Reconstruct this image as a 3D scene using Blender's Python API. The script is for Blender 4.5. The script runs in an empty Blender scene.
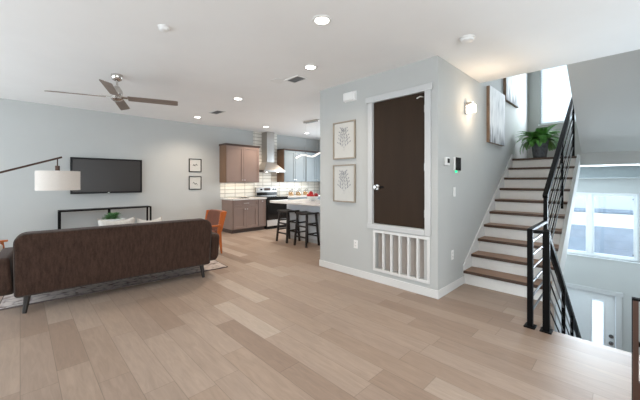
import bpy, bmesh, math, random
from mathutils import Vector, Matrix
random.seed(7)
PI = math.pi
SC = bpy.context.scene
COL = SC.collection

# ------------------------------------------------------------------ camera, world, daylight, exposure
cam_data = bpy.data.cameras.new('camera')
cam_data.sensor_width = 36.0
cam_data.lens = 36.0 * 305.0 / 640.0
cam_data.shift_y = -19.0 / 640.0
cam_data.clip_start = 0.05
cam = bpy.data.objects.new('camera', cam_data)
cam.location = (0, 0, 1.38)
cam.rotation_euler = (PI / 2, 0, -math.atan2(.701, .713))
COL.objects.link(cam)
SC.camera = cam

world = bpy.data.worlds.new('sky')
SC.world = world
world.use_nodes = True
bg = world.node_tree.nodes['Background']
bg.inputs['Color'].default_value = (0.82, 0.92, 1.0, 1)
bg.inputs['Strength'].default_value = 9.0

SC.view_settings.view_transform = 'Standard'
SC.view_settings.look = 'None'
SC.view_settings.gamma = 1.0
SC.view_settings.use_curve_mapping = False
SC.view_settings.exposure = -0.92


def area(name, loc, rot, sx, sy, power, color):
    l = bpy.data.lights.new(name, 'AREA')
    l.shape = 'RECTANGLE'; l.size = sx; l.size_y = sy
    l.energy = power; l.color = color
    o = bpy.data.objects.new(name, l)
    o.location = loc; o.rotation_euler = rot
    COL.objects.link(o)
    return o


DAY = (0.84, 0.93, 1.0)
# daylight in the openings of the left wall, the rear wall and the stair hall
area('daylight_left_window', (-2.58, 3.3, 1.5), (0, -PI / 2, 0), 1.9, 2.0, 52, DAY)
area('daylight_left_window', (-2.58, 6.2, 1.5), (0, -PI / 2, 0), 1.9, 2.0, 72, DAY)
area('daylight_rear_door', (0.4, -2.18, 1.2), (PI / 2, 0, 0), 4.2, 2.2, 64, (1.0, 0.90, 0.80))
area('daylight_foyer_window', (7.93, 0.55, 0.52), (0, PI / 2, 0), 1.1, 1.3, 410, (.76, .89, 1.0))
area('daylight_landing_window', (7.9, 0.86, 3.3), (0, PI / 2, 0), 1.3, 1.0, 115, DAY)
area('kitchen_fill_lamp', (7.62, 5.6, 1.55), (0, PI / 2, 0), 1.5, 2.2, 105, DAY)  # added lamp in an unseen opening, brightens the kitchen


# ------------------------------------------------------------------ materials
def new_mat(name):
    m = bpy.data.materials.new(name)
    m.use_nodes = True
    nt = m.node_tree
    return m, nt, nt.nodes['Principled BSDF']


def srgb(r, g, b):
    def f(c):
        c /= 255.0
        return c / 12.92 if c <= .04045 else ((c + .055) / 1.055) ** 2.4
    return (f(r), f(g), f(b), 1)


def mat(name, col, rough=.6, metal=0.0, var=.06, scale=18.0, bump=0.0, stretch=(1, 1, 1), spec=.5):
    """plain material with a little procedural variation"""
    m, nt, p = new_mat(name)
    N, L = nt.nodes, nt.links
    tc = N.new('ShaderNodeTexCoord')
    mp = N.new('ShaderNodeMapping'); mp.inputs['Scale'].default_value = stretch
    nz = N.new('ShaderNodeTexNoise'); nz.inputs['Scale'].default_value = scale; nz.inputs['Detail'].default_value = 4
    L.new(tc.outputs['Object'], mp.inputs['Vector']); L.new(mp.outputs['Vector'], nz.inputs['Vector'])
    rp = N.new('ShaderNodeValToRGB')
    a = [max(0, c * (1 - var)) for c in col[:3]]; b = [min(1, c * (1 + var)) for c in col[:3]]
    rp.color_ramp.elements[0].position = .3; rp.color_ramp.elements[1].position = .7
    rp.color_ramp.elements[0].color = (*a, 1); rp.color_ramp.elements[1].color = (*b, 1)
    L.new(nz.outputs['Fac'], rp.inputs['Fac']); L.new(rp.outputs['Color'], p.inputs['Base Color'])
    p.inputs['Roughness'].default_value = rough
    p.inputs['Metallic'].default_value = metal
    p.inputs['Specular IOR Level'].default_value = spec
    if bump:
        bp = N.new('ShaderNodeBump'); bp.inputs['Strength'].default_value = bump; bp.inputs['Distance'].default_value = .004
        L.new(nz.outputs['Fac'], bp.inputs['Height']); L.new(bp.outputs['Normal'], p.inputs['Normal'])
    return m


def emit(name, col, strength):
    m, nt, p = new_mat(name)
    p.inputs['Base Color'].default_value = (*col[:3], 1)
    p.inputs['Emission Color'].default_value = (*col[:3], 1)
    p.inputs['Emission Strength'].default_value = strength
    return m


def glass(name, tint=(.95, .98, 1, 1), gloss=.08):
    m = bpy.data.materials.new(name); m.use_nodes = True
    nt = m.node_tree; nt.nodes.clear()
    out = nt.nodes.new('ShaderNodeOutputMaterial'); mx = nt.nodes.new('ShaderNodeMixShader')
    t = nt.nodes.new('ShaderNodeBsdfTransparent'); g = nt.nodes.new('ShaderNodeBsdfGlossy')
    t.inputs['Color'].default_value = tint; g.inputs['Roughness'].default_value = .03
    mx.inputs['Fac'].default_value = gloss
    nt.links.new(t.outputs[0], mx.inputs[1]); nt.links.new(g.outputs[0], mx.inputs[2])
    nt.links.new(mx.outputs[0], out.inputs['Surface'])
    return m


def translucent(name, col, diff=.3):
    m = bpy.data.materials.new(name); m.use_nodes = True
    nt = m.node_tree; nt.nodes.clear()
    out = nt.nodes.new('ShaderNodeOutputMaterial'); mx = nt.nodes.new('ShaderNodeMixShader')
    t = nt.nodes.new('ShaderNodeBsdfTranslucent'); g = nt.nodes.new('ShaderNodeBsdfDiffuse')
    tc = nt.nodes.new('ShaderNodeTexCoord'); wv = nt.nodes.new('ShaderNodeTexWave'); rp = nt.nodes.new('ShaderNodeValToRGB')
    wv.wave_type = 'BANDS'; wv.bands_direction = 'Z'; wv.inputs['Scale'].default_value = 6; wv.inputs['Distortion'].default_value = .3
    rp.color_ramp.elements[0].color = [c * .93 for c in col[:3]] + [1]; rp.color_ramp.elements[1].color = (*col[:3], 1)
    nt.links.new(tc.outputs['Object'], wv.inputs['Vector']); nt.links.new(wv.outputs['Fac'], rp.inputs['Fac'])
    nt.links.new(rp.outputs['Color'], t.inputs['Color']); nt.links.new(rp.outputs['Color'], g.inputs['Color'])
    mx.inputs['Fac'].default_value = diff
    nt.links.new(t.outputs[0], mx.inputs[1]); nt.links.new(g.outputs[0], mx.inputs[2])
    nt.links.new(mx.outputs[0], out.inputs['Surface'])
    return m


def plank_mat(name, cols, width=.19, length=1.0, rough=.42):
    """planks along Y; each plank has a tone of its own, grain and a thin joint"""
    m, nt, p = new_mat(name)
    N, L = nt.nodes, nt.links

    def math_(op, a=None, b=None, va=0.0, vb=0.0):
        n = N.new('ShaderNodeMath'); n.operation = op
        n.inputs[0].default_value = va; n.inputs[1].default_value = vb
        if a is not None: L.new(a, n.inputs[0])
        if b is not None: L.new(b, n.inputs[1])
        return n.outputs[0]
    tc = N.new('ShaderNodeTexCoord'); sx = N.new('ShaderNodeSeparateXYZ')
    L.new(tc.outputs['Object'], sx.inputs[0])
    u = math_('DIVIDE', sx.outputs['X'], vb=width)
    row = math_('FLOOR', u)
    wn = N.new('ShaderNodeTexWhiteNoise'); wn.noise_dimensions = '1D'; L.new(row, wn.inputs['W'])
    v0 = math_('DIVIDE', sx.outputs['Y'], vb=length)
    v = math_('ADD', v0, math_('MULTIPLY', wn.outputs['Value'], vb=7.3))
    idx = math_('FLOOR', v)
    cb = N.new('ShaderNodeCombineXYZ'); L.new(row, cb.inputs[0]); L.new(idx, cb.inputs[1])
    w2 = N.new('ShaderNodeTexWhiteNoise'); w2.noise_dimensions = '3D'; L.new(cb.outputs[0], w2.inputs['Vector'])
    rp = N.new('ShaderNodeValToRGB'); el = rp.color_ramp.elements
    el[0].color = cols[0]; el[1].color = cols[-1]
    for i, c in enumerate(cols[1:-1]):
        e = el.new((i + 1) / (len(cols) - 1)); e.color = c
    L.new(w2.outputs['Value'], rp.inputs['Fac'])
    # grain
    mp = N.new('ShaderNodeMapping'); mp.inputs['Scale'].default_value = (13, 1.5, 1)
    ad = N.new('ShaderNodeVectorMath'); ad.operation = 'ADD'
    sc = N.new('ShaderNodeVectorMath'); sc.operation = 'SCALE'; sc.inputs['Scale'].default_value = 9.0
    L.new(w2.outputs['Color'], sc.inputs[0])
    L.new(tc.outputs['Object'], ad.inputs[0]); L.new(sc.outputs[0], ad.inputs[1]); L.new(ad.outputs[0], mp.inputs['Vector'])
    nz = N.new('ShaderNodeTexNoise'); nz.inputs['Scale'].default_value = 2.2; nz.inputs['Detail'].default_value = 7
    nz.inputs['Distortion'].default_value = 1.2; nz.inputs['Roughness'].default_value = .62
    L.new(mp.outputs['Vector'], nz.inputs['Vector'])
    gr = N.new('ShaderNodeMapRange'); gr.inputs['From Min'].default_value = .3; gr.inputs['From Max'].default_value = .7
    gr.inputs['To Min'].default_value = .84; gr.inputs['To Max'].default_value = 1.10
    L.new(nz.outputs['Fac'], gr.inputs['Value'])
    # joints
    fu = math_('FRACT', u); fv = math_('FRACT', v)
    du = math_('MULTIPLY', math_('MINIMUM', fu, math_('SUBTRACT', None, fu, va=1.0)), vb=width)
    dv = math_('MULTIPLY', math_('MINIMUM', fv, math_('SUBTRACT', None, fv, va=1.0)), vb=length)
    d = math_('MINIMUM', du, dv)
    jt = N.new('ShaderNodeMapRange'); jt.inputs['From Min'].default_value = .0; jt.inputs['From Max'].default_value = .0035
    jt.inputs['To Min'].default_value = .62; jt.inputs['To Max'].default_value = 1.0
    L.new(d, jt.inputs['Value'])
    k = math_('MULTIPLY', gr.outputs[0], jt.outputs[0])
    vm = N.new('ShaderNodeVectorMath'); vm.operation = 'SCALE'
    L.new(rp.outputs['Color'], vm.inputs[0]); L.new(k, vm.inputs['Scale'])
    L.new(vm.outputs[0], p.inputs['Base Color'])
    rr = N.new('ShaderNodeMapRange'); rr.inputs['To Min'].default_value = rough - .06; rr.inputs['To Max'].default_value = rough + .12
    L.new(nz.outputs['Fac'], rr.inputs['Value']); L.new(rr.outputs[0], p.inputs['Roughness'])
    bp = N.new('ShaderNodeBump'); bp.inputs['Strength'].default_value = .15; bp.inputs['Distance'].default_value = .002
    L.new(k, bp.inputs['Height']); L.new(bp.outputs['Normal'], p.inputs['Normal'])
    return m


def tile_mat(name):
    m, nt, p = new_mat(name)
    N, L = nt.nodes, nt.links
    tc = N.new('ShaderNodeTexCoord'); sp = N.new('ShaderNodeSeparateXYZ'); cb = N.new('ShaderNodeCombineXYZ')
    L.new(tc.outputs['Object'], sp.inputs[0])
    L.new(sp.outputs['X'], cb.inputs[0]); L.new(sp.outputs['Z'], cb.inputs[1])
    bt = N.new('ShaderNodeTexBrick')
    bt.offset = 0.0
    bt.inputs['Color1'].default_value = srgb(236, 234, 226); bt.inputs['Color2'].default_value = srgb(228, 226, 219)
    bt.inputs['Mortar'].default_value = srgb(150, 145, 135)
    bt.inputs['Scale'].default_value = 1.0; bt.inputs['Brick Width'].default_value = .31
    bt.inputs['Row Height'].default_value = .1035; bt.inputs['Mortar Size'].default_value = .0065
    L.new(cb.outputs[0], bt.inputs['Vector']); L.new(bt.outputs['Color'], p.inputs['Base Color'])
    p.inputs['Roughness'].default_value = .18
    return m


def fabric_mat(name, c0, c1, scale=140.0):
    m, nt, p = new_mat(name)
    N, L = nt.nodes, nt.links
    tc = N.new('ShaderNodeTexCoord')
    n1 = N.new('ShaderNodeTexNoise'); n1.inputs['Scale'].default_value = scale; n1.inputs['Detail'].default_value = 3
    mp = N.new('ShaderNodeMapping'); mp.inputs['Scale'].default_value = (2.2, 2.2, .35)
    n2 = N.new('ShaderNodeTexNoise'); n2.inputs['Scale'].default_value = 22; n2.inputs['Detail'].default_value = 5
    L.new(tc.outputs['Object'], mp.inputs['Vector']); L.new(mp.outputs['Vector'], n2.inputs['Vector'])
    L.new(mp.outputs['Vector'], n1.inputs['Vector'])
    ad = N.new('ShaderNodeMath'); ad.operation = 'ADD'; L.new(n1.outputs['Fac'], ad.inputs[0]); L.new(n2.outputs['Fac'], ad.inputs[1])
    mr = N.new('ShaderNodeMapRange'); mr.inputs['From Min'].default_value = .7; mr.inputs['From Max'].default_value = 1.3
    L.new(ad.outputs[0], mr.inputs['Value'])
    mx = N.new('ShaderNodeValToRGB'); mx.color_ramp.elements[0].color = c0; mx.color_ramp.elements[1].color = c1
    L.new(mr.outputs[0], mx.inputs['Fac']); L.new(mx.outputs['Color'], p.inputs['Base Color'])
    p.inputs['Roughness'].default_value = .9; p.inputs['Specular IOR Level'].default_value = .2
    p.inputs['Sheen Weight'].default_value = .06; p.inputs['Sheen Roughness'].default_value = .5
    bp = N.new('ShaderNodeBump'); bp.inputs['Strength'].default_value = .25; bp.inputs['Distance'].default_value = .003
    L.new(n1.outputs['Fac'], bp.inputs['Height']); L.new(bp.outputs['Normal'], p.inputs['Normal'])
    return m


def rug_mat(name):
    m, nt, p = new_mat(name)
    N, L = nt.nodes, nt.links
    tc = N.new('ShaderNodeTexCoord')
    vo = N.new('ShaderNodeTexVoronoi'); vo.inputs['Scale'].default_value = 7; vo.feature = 'DISTANCE_TO_EDGE'
    nz = N.new('ShaderNodeTexNoise'); nz.inputs['Scale'].default_value = 14; nz.inputs['Detail'].default_value = 6
    L.new(tc.outputs['Object'], vo.inputs['Vector']); L.new(tc.outputs['Object'], nz.inputs['Vector'])
    ml = N.new('ShaderNodeMath'); ml.operation = 'MULTIPLY_ADD'; ml.inputs[1].default_value = 1.6
    L.new(vo.outputs['Distance'], ml.inputs[0]); L.new(nz.outputs['Fac'], ml.inputs[2])
    rp = N.new('ShaderNodeValToRGB')
    rp.color_ramp.elements[0].position = .38; rp.color_ramp.elements[0].color = srgb(118, 98, 90)
    rp.color_ramp.elements[1].position = .72; rp.color_ramp.elements[1].color = srgb(204, 192, 184)
    e = rp.color_ramp.elements.new(.55); e.color = srgb(176, 164, 160)
    L.new(ml.outputs[0], rp.inputs['Fac']); L.new(rp.outputs['Color'], p.inputs['Base Color'])
    p.inputs['Roughness'].default_value = .95
    return m


def canvas_mat(name, z0, seed):
    """white abstract canvas: pale vertical strokes and grey drips near its lower edge"""
    m, nt, p = new_mat(name)
    N, L = nt.nodes, nt.links
    tc = N.new('ShaderNodeTexCoord'); mp = N.new('ShaderNodeMapping')
    mp.inputs['Scale'].default_value = (9, 1, 1.6); mp.inputs['Location'].default_value = (seed, 0, seed)
    L.new(tc.outputs['Object'], mp.inputs['Vector'])
    nz = N.new('ShaderNodeTexNoise'); nz.inputs['Scale'].default_value = 2.0; nz.inputs['Detail'].default_value = 6
    L.new(mp.outputs['Vector'], nz.inputs['Vector'])
    sp = N.new('ShaderNodeSeparateXYZ'); L.new(tc.outputs['Object'], sp.inputs[0])
    mr = N.new('ShaderNodeMapRange'); mr.inputs['From Min'].default_value = z0; mr.inputs['From Max'].default_value = z0 + .32
    mr.inputs['To Min'].default_value = -.28; mr.inputs['To Max'].default_value = .06
    L.new(sp.outputs['Z'], mr.inputs['Value'])
    ad = N.new('ShaderNodeMath'); ad.operation = 'ADD'; L.new(nz.outputs['Fac'], ad.inputs[0]); L.new(mr.outputs[0], ad.inputs[1])
    rp = N.new('ShaderNodeValToRGB')
    rp.color_ramp.elements[0].position = .2; rp.color_ramp.elements[0].color = srgb(120, 122, 126)
    rp.color_ramp.elements[1].position = .6; rp.color_ramp.elements[1].color = srgb(243, 244, 244)
    e = rp.color_ramp.elements.new(.42); e.color = srgb(212, 214, 216)
    L.new(ad.outputs[0], rp.inputs['Fac']); L.new(rp.outputs['Color'], p.inputs['Base Color'])
    p.inputs['Roughness'].default_value = .8
    return m


M = {}
M['wall'] = mat('wall_paint', (.485, .496, .486, 1), .75, var=.012, scale=3, spec=.2)
M['ceil'] = mat('ceiling_paint', (.86, .86, .85, 1), .85, var=.01, scale=3, spec=.2)
M['trim'] = mat('white_trim', (.55, .56, .56, 1), .45, var=.012, scale=5)
M['floor'] = plank_mat('oak_planks', [srgb(142, 121, 106), srgb(160, 140, 124), srgb(165, 146, 131), srgb(153, 133, 118), srgb(178, 162, 148)])
M['skirt'] = mat('white_skirting', (.68, .68, .67, 1), .45, var=.012, scale=5)
M['tile'] = tile_mat('white_subway_tile')
M['sofa'] = fabric_mat('brown_tweed', srgb(44, 31, 25), srgb(74, 54, 44))
M['piping'] = fabric_mat('brown_piping', srgb(58, 50, 46), srgb(82, 73, 68))
M['blackwood'] = mat('black_stained_wood', srgb(34, 28, 25), .45, var=.2, scale=8, stretch=(4, 4, .6))
M['blackmetal'] = mat('black_metal', srgb(10, 10, 10), .5, metal=.0, var=.1, spec=.12)
M['rod'] = mat('satin_steel_rod', srgb(128, 132, 136), .3, metal=.85, var=.05)
M['orange'] = mat('orange_wood', srgb(176, 92, 36), .4, var=.18, scale=6, stretch=(5, 5, .8))
M['leather'] = mat('cognac_leather', srgb(112, 66, 48), .5, var=.14, scale=14, bump=.2)
M['cushion'] = fabric_mat('white_linen', srgb(196, 190, 182), srgb(218, 212, 205))
M['tv'] = mat('tv_black', srgb(14, 14, 15), .4, var=.06, spec=.25)
M['screen'] = mat('tv_screen', srgb(44, 40, 38), .35, var=.05, scale=1.2, spec=.5)
M['silver'] = mat('silver', (.72, .71, .70, 1), .28, metal=1.0, var=.04)
M['steel'] = mat('brushed_steel', (.46, .44, .42, 1), .28, metal=1.0, var=.06, scale=30, stretch=(1, 1, 8))
M['shade'] = mat('linen_lamp_shade', srgb(204, 196, 188), .9, var=.02, scale=80)
M['bronze'] = mat('bronze', srgb(70, 50, 40), .4, metal=.6, var=.1)
M['plant'] = mat('fern_green', srgb(92, 156, 70), .45, var=.45, scale=14)
M['succulent'] = mat('succulent_green', srgb(90, 132, 84), .45, var=.4, scale=16)
M['pot'] = mat('dark_slate_pot', srgb(92, 98, 104), .6, var=.35, scale=22, bump=.6)
M['soil'] = mat('soil', srgb(50, 38, 30), .95, var=.3, scale=60)
M['tread'] = mat('stained_oak_tread', srgb(140, 106, 82), .4, var=.16, scale=4, stretch=(6, .8, 1))
M['nosing'] = mat('dark_tread_edge', srgb(74, 54, 42), .45, var=.16, scale=4, stretch=(6, .8, 6))
M['door'] = mat('dark_brown_door', srgb(50, 37, 26), .5, var=.14, scale=2, stretch=(3, 3, .5), spec=.15)
M['cab'] = mat('taupe_cabinet', srgb(134, 114, 105), .45, var=.04, scale=3)
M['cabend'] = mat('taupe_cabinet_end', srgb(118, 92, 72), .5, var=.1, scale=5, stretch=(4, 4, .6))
M['cabgrey'] = mat('grey_cabinet', srgb(132, 142, 147), .4, var=.03, scale=3)
M['toe'] = mat('toe_kick', srgb(70, 56, 50), .6, var=.1)
M['quartz'] = mat('white_quartz', srgb(216, 212, 208), .2, var=.03, scale=12)
M['ovenglass'] = mat('oven_black_glass', srgb(20, 18, 18), .1, var=.05)
M['enamel'] = mat('range_light_steel', srgb(206, 202, 198), .32, metal=.3, var=.03)
M['island'] = mat('island_white', srgb(214, 218, 222), .5, var=.02)
M['apple'] = mat('red_apple', srgb(196, 32, 34), .3, var=.35, scale=9)
M['ceramic'] = mat('white_ceramic', srgb(240, 240, 238), .18, var=.02)
M['jarfill'] = mat('amber_pasta', srgb(206, 158, 92), .6, var=.3, scale=40)
M['jarglass'] = glass('jar_glass', (.97, .98, .98, 1), .1)
M['framewood'] = mat('pale_wood_frame', srgb(150, 140, 126), .5, var=.14, scale=7, stretch=(3, 3, .8))
M['paper'] = mat('mat_paper', srgb(196, 196, 192), .85, var=.015)
M['ink'] = mat('grey_ink', srgb(138, 142, 148), .8, var=.2)
M['plastic'] = mat('white_plastic', srgb(232, 232, 230), .4, var=.015)
M['canvasside'] = mat('rough_wood_side', srgb(124, 102, 84), .7, var=.3, scale=8, stretch=(4, 4, 1))
M['filter'] = mat('pleated_filter', srgb(186, 178, 172), .9, var=.06, scale=9)
M['dark'] = mat('dark_void', srgb(30, 28, 27), .9, var=.1)
M['fanblade'] = mat('weathered_fan_blade', srgb(128, 114, 104), .5, var=.14, scale=5, stretch=(1, 6, 6))
M['nickel'] = mat('brushed_nickel', (.60, .57, .54, 1), .26, metal=1.0, var=.05)
M['walnut'] = mat('walnut', srgb(70, 46, 34), .5, var=.18, scale=5, stretch=(4, 4, .6))
M['rug'] = rug_mat('faded_rug')
M['frontdoor'] = mat('white_front_door', srgb(226, 230, 232), .45, var=.012)
M['winframe'] = mat('white_vinyl', srgb(232, 236, 238), .4, var=.012)
M['glass'] = glass('window_glass')
M['frost'] = translucent('frosted_glass', (.96, .98, 1, 1), .12)
M['blind'] = translucent('white_blind_fabric', (.95, .97, .98, 1), .12)
M['lampon'] = emit('lit_lens', (1, .95, .86), 22)
M['ledribbon'] = emit('led_ribbon', (1, .97, .92), 1.2)
M['bulb'] = emit('lit_sconce_glass', (1, .86, .68), 8.0)
M['green'] = emit('green_led', (.02, 1.0, .36), 2.2)
M['ventdark'] = mat('vent_grey', srgb(150, 150, 150), .8, var=.06)  # plain grey of the vent slats and backing
M['siding'] = mat('pale_siding', srgb(166, 172, 178), .8, var=.04, scale=2, stretch=(1, 1, 14))
M['roofgrey'] = mat('blue_grey_roof', srgb(112, 124, 136), .85, var=.2, scale=9)
M['street'] = mat('pale_pavement', srgb(158, 168, 180), .9, var=.14, scale=3)


# ------------------------------------------------------------------ mesh helpers
def bm_box(bm, x0, x1, y0, y1, z0, z1, rot=None):
    v = [Vector((x, y, z)) for x in (x0, x1) for y in (y0, y1) for z in (z0, z1)]
    if rot is not None:
        c = Vector(((x0 + x1) / 2, (y0 + y1) / 2, (z0 + z1) / 2))
        v = [c + rot @ (p - c) for p in v]
    v = [bm.verts.new(p) for p in v]
    for f in ((0, 1, 3, 2), (4, 6, 7, 5), (0, 4, 5, 1), (2, 3, 7, 6), (0, 2, 6, 4), (1, 5, 7, 3)):
        bm.faces.new([v[i] for i in f])
    return v


def frame_of(d):
    d = Vector(d).normalized()
    up = Vector((0, 0, 1)) if abs(d.z) < .9 else Vector((1, 0, 0))
    a = d.cross(up).normalized(); b = d.cross(a).normalized()
    return a, b


def bm_tube(bm, pts, r, seg=10, cap=True, radii=None):
    pts = [Vector(p) for p in pts]
    rings = []
    for i, p in enumerate(pts):
        d = (pts[min(i + 1, len(pts) - 1)] - pts[max(i - 1, 0)])
        a, b = frame_of(d)
        if rings:
            # keep the frame from flipping
            pa = prev_a - d.normalized() * prev_a.dot(d.normalized())
            if pa.length > 1e-6:
                a = pa.normalized(); b = d.normalized().cross(a)
        prev_a = a
        rr = radii[i] if radii else r
        rings.append([bm.verts.new(p + (a * math.cos(t) + b * math.sin(t)) * rr)
                      for t in [2 * PI * k / seg for k in range(seg)]])
    for r0, r1 in zip(rings, rings[1:]):
        for k in range(seg):
            bm.faces.new((r0[k], r0[(k + 1) % seg], r1[(k + 1) % seg], r1[k]))
    if cap:
        bm.faces.new(rings[0][::-1]); bm.faces.new(rings[-1])


def bm_bar(bm, p0, p1, w, h, up=(0, 0, 1)):
    """square bar between two points, w across, h along up"""
    p0, p1 = Vector(p0), Vector(p1)
    d = (p1 - p0).normalized(); u = Vector(up)
    s = d.cross(u).normalized(); u = s.cross(d).normalized()
    vs = []
    for p in (p0, p1):
        for a, b in ((-1, -1), (1, -1), (1, 1), (-1, 1)):
            vs.append(bm.verts.new(p + s * a * w / 2 + u * b * h / 2))
    bm.faces.new(vs[0:4][::-1]); bm.faces.new(vs[4:8])
    for k in range(4):
        bm.faces.new((vs[k], vs[(k + 1) % 4], vs[4 + (k + 1) % 4], vs[4 + k]))


def bm_lathe(bm, prof, seg=28, c=(0, 0, 0)):
    rings = []
    for r, z in prof:
        if r < 1e-5:
            rings.append([bm.verts.new((c[0], c[1], c[2] + z))])
        else:
            rings.append([bm.verts.new((c[0] + r * math.cos(2 * PI * k / seg), c[1] + r * math.sin(2 * PI * k / seg), c[2] + z)) for k in range(seg)])
    for a, b in zip(rings, rings[1:]):
        for k in range(seg):
            k2 = (k + 1) % seg
            if len(a) == 1 and len(b) == 1: continue
            if len(a) == 1: bm.faces.new((a[0], b[k2], b[k]))
            elif len(b) == 1: bm.faces.new((a[k], a[k2], b[0]))
            else: bm.faces.new((a[k], a[k2], b[k2], b[k]))


def bm_prism(bm, poly, axis, a0, a1):
    """polygon in the plane across axis, extruded a0..a1. axis 0: poly=(y,z); 1: (x,z); 2: (x,y)"""
    def mk(p, a):
        return (a, p[0], p[1]) if axis == 0 else ((p[0], a, p[1]) if axis == 1 else (p[0], p[1], a))
    A = [bm.verts.new(mk(p, a0)) for p in poly]; B = [bm.verts.new(mk(p, a1)) for p in poly]
    bm.faces.new(A); bm.faces.new(B[::-1])
    n = len(poly)
    for k in range(n):
        bm.faces.new((A[k], B[k], B[(k + 1) % n], A[(k + 1) % n]))


def rounded(x0, x1, z0, z1, r, seg=6):
    """r = radii at (x0z0, x1z0, x1z1, x0z1)"""
    if not isinstance(r, (tuple, list)): r = (r,) * 4
    out = []
    for (cx, cz, sx, sz, a0, rr) in ((x0, z0, 1, 1, PI, r[0]), (x1, z0, -1, 1, 1.5 * PI, r[1]), (x1, z1, -1, -1, 0, r[2]), (x0, z1, 1, -1, .5 * PI, r[3])):
        if rr < 1e-5:
            out.append((cx, cz)); continue
        for k in range(seg + 1):
            a = a0 + .5 * PI * k / seg
            out.append((cx + sx * rr + rr * math.cos(a), cz + sz * rr + rr * math.sin(a)))
    return out


def obj(name, bm, m, parent=None, loc=(0, 0, 0), bevel=0, bseg=3, smooth=True, label=None):
    bmesh.ops.recalc_face_normals(bm, faces=bm.faces)
    me = bpy.data.meshes.new(name)
    bm.to_mesh(me); bm.free()
    for mm in (m if isinstance(m, (list, tuple)) else [m]):
        me.materials.append(mm)
    if smooth:
        me.polygons.foreach_set('use_smooth', [True] * len(me.polygons))
        me.set_sharp_from_angle(angle=math.radians(38))
    o = bpy.data.objects.new(name, me)
    COL.objects.link(o)
    o.location = loc
    if parent is not None: o.parent = parent
    if bevel:
        b = o.modifiers.new('bevel', 'BEVEL'); b.width = bevel; b.segments = bseg
        b.limit_method = 'ANGLE'; b.angle_limit = math.radians(40)
    if label: o['label'] = label
    return o


def box(name, x0, x1, y0, y1, z0, z1, m, parent=None, bevel=0, **k):
    bm = bmesh.new(); bm_box(bm, x0, x1, y0, y1, z0, z1)
    return obj(name, bm, m, parent, bevel=bevel, **k)


def tag(o, label, cat, group=None):
    o['label'] = label; o['category'] = cat
    if group: o['group'] = group
    return o


def thing(name, label, cat, loc=(0, 0, 0), rz=0.0, group=None):
    o = bpy.data.objects.new(name, None)
    o.empty_display_size = .1
    COL.objects.link(o); o.location = loc; o.rotation_euler = (0, 0, rz)
    return tag(o, label, cat, group)


def struct(o, label=None, cat=None):
    o['kind'] = 'structure'
    if label: o['label'] = label
    if cat: o['category'] = cat
    return o


def copy_tree(root, loc, rz, label):
    r = root.copy(); COL.objects.link(r)
    r.location = loc; r.rotation_euler = (0, 0, rz); r['label'] = label
    for ch in list(root.children):
        c = ch.copy(); COL.objects.link(c); c.parent = r
        for g in list(ch.children):
            d = g.copy(); COL.objects.link(d); d.parent = c
    return r


def holed(name, axis, a0, a1, u0, u1, z0, z1, holes, m):
    """wall across axis (0: const x, u=y; 1: const y, u=x) with rectangular openings"""
    us = sorted({u0, u1, *[h[0] for h in holes], *[h[1] for h in holes]})
    zs = sorted({z0, z1, *[h[2] for h in holes], *[h[3] for h in holes]})
    bm = bmesh.new()
    for i in range(len(us) - 1):
        for j in range(len(zs) - 1):
            cu, cz = (us[i] + us[i + 1]) / 2, (zs[j] + zs[j + 1]) / 2
            if any(h[0] < cu < h[1] and h[2] < cz < h[3] for h in holes): continue
            if axis == 0: bm_box(bm, a0, a1, us[i], us[i + 1], zs[j], zs[j + 1])
            else: bm_box(bm, us[i], us[i + 1], a0, a1, zs[j], zs[j + 1])
    bmesh.ops.remove_doubles(bm, verts=bm.verts, dist=1e-5)
    # drop the doubled inner faces so that the wall is one clean solid
    seen = {}
    for f in list(bm.faces):
        seen.setdefault(tuple(sorted(v.index for v in f.verts)) if False else frozenset(f.verts), []).append(f)
    dead = [f for fs in seen.values() if len(fs) > 1 for f in fs]
    bmesh.ops.delete(bm, geom=dead, context='FACES_ONLY')
    return struct(obj(name, bm, m, smooth=False))


# ------------------------------------------------------------------ the setting
ZC = 2.85       # ceiling of the main floor
ZL = -2.88      # entry level floor
bm = bmesh.new()
bm_box(bm, -2.6, 3.5, -2.2, 7.85, -.3, 0)
bm_box(bm, 3.5, 7.65, 3.54, 7.85, -.3, 0)
bm_box(bm, 3.5, 4.3, .6, 1.58, -.3, 0)
struct(obj('floor', bm, M['floor'], smooth=False))
bm = bmesh.new()
bm_box(bm, -2.6, 4.93, -2.2, 1.58, ZC, ZC + .35)
bm_box(bm, -2.6, 7.65, 1.73, 7.85, ZC, ZC + .35)
bm_box(bm, -2.6, 3.485, 1.58, 1.73, ZC, ZC + .35)
struct(obj('ceiling', bm, M['ceil'], smooth=False))
struct(box('floor_entry', 3.5, 8.0, -.75, 1.58, ZL - .15, ZL, M['street'], smooth=False))
struct(box('ceiling_stairwell', 4.93, 8.15, -.9, 1.73, 5.6, 5.75, M['ceil'], smooth=False))

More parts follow.
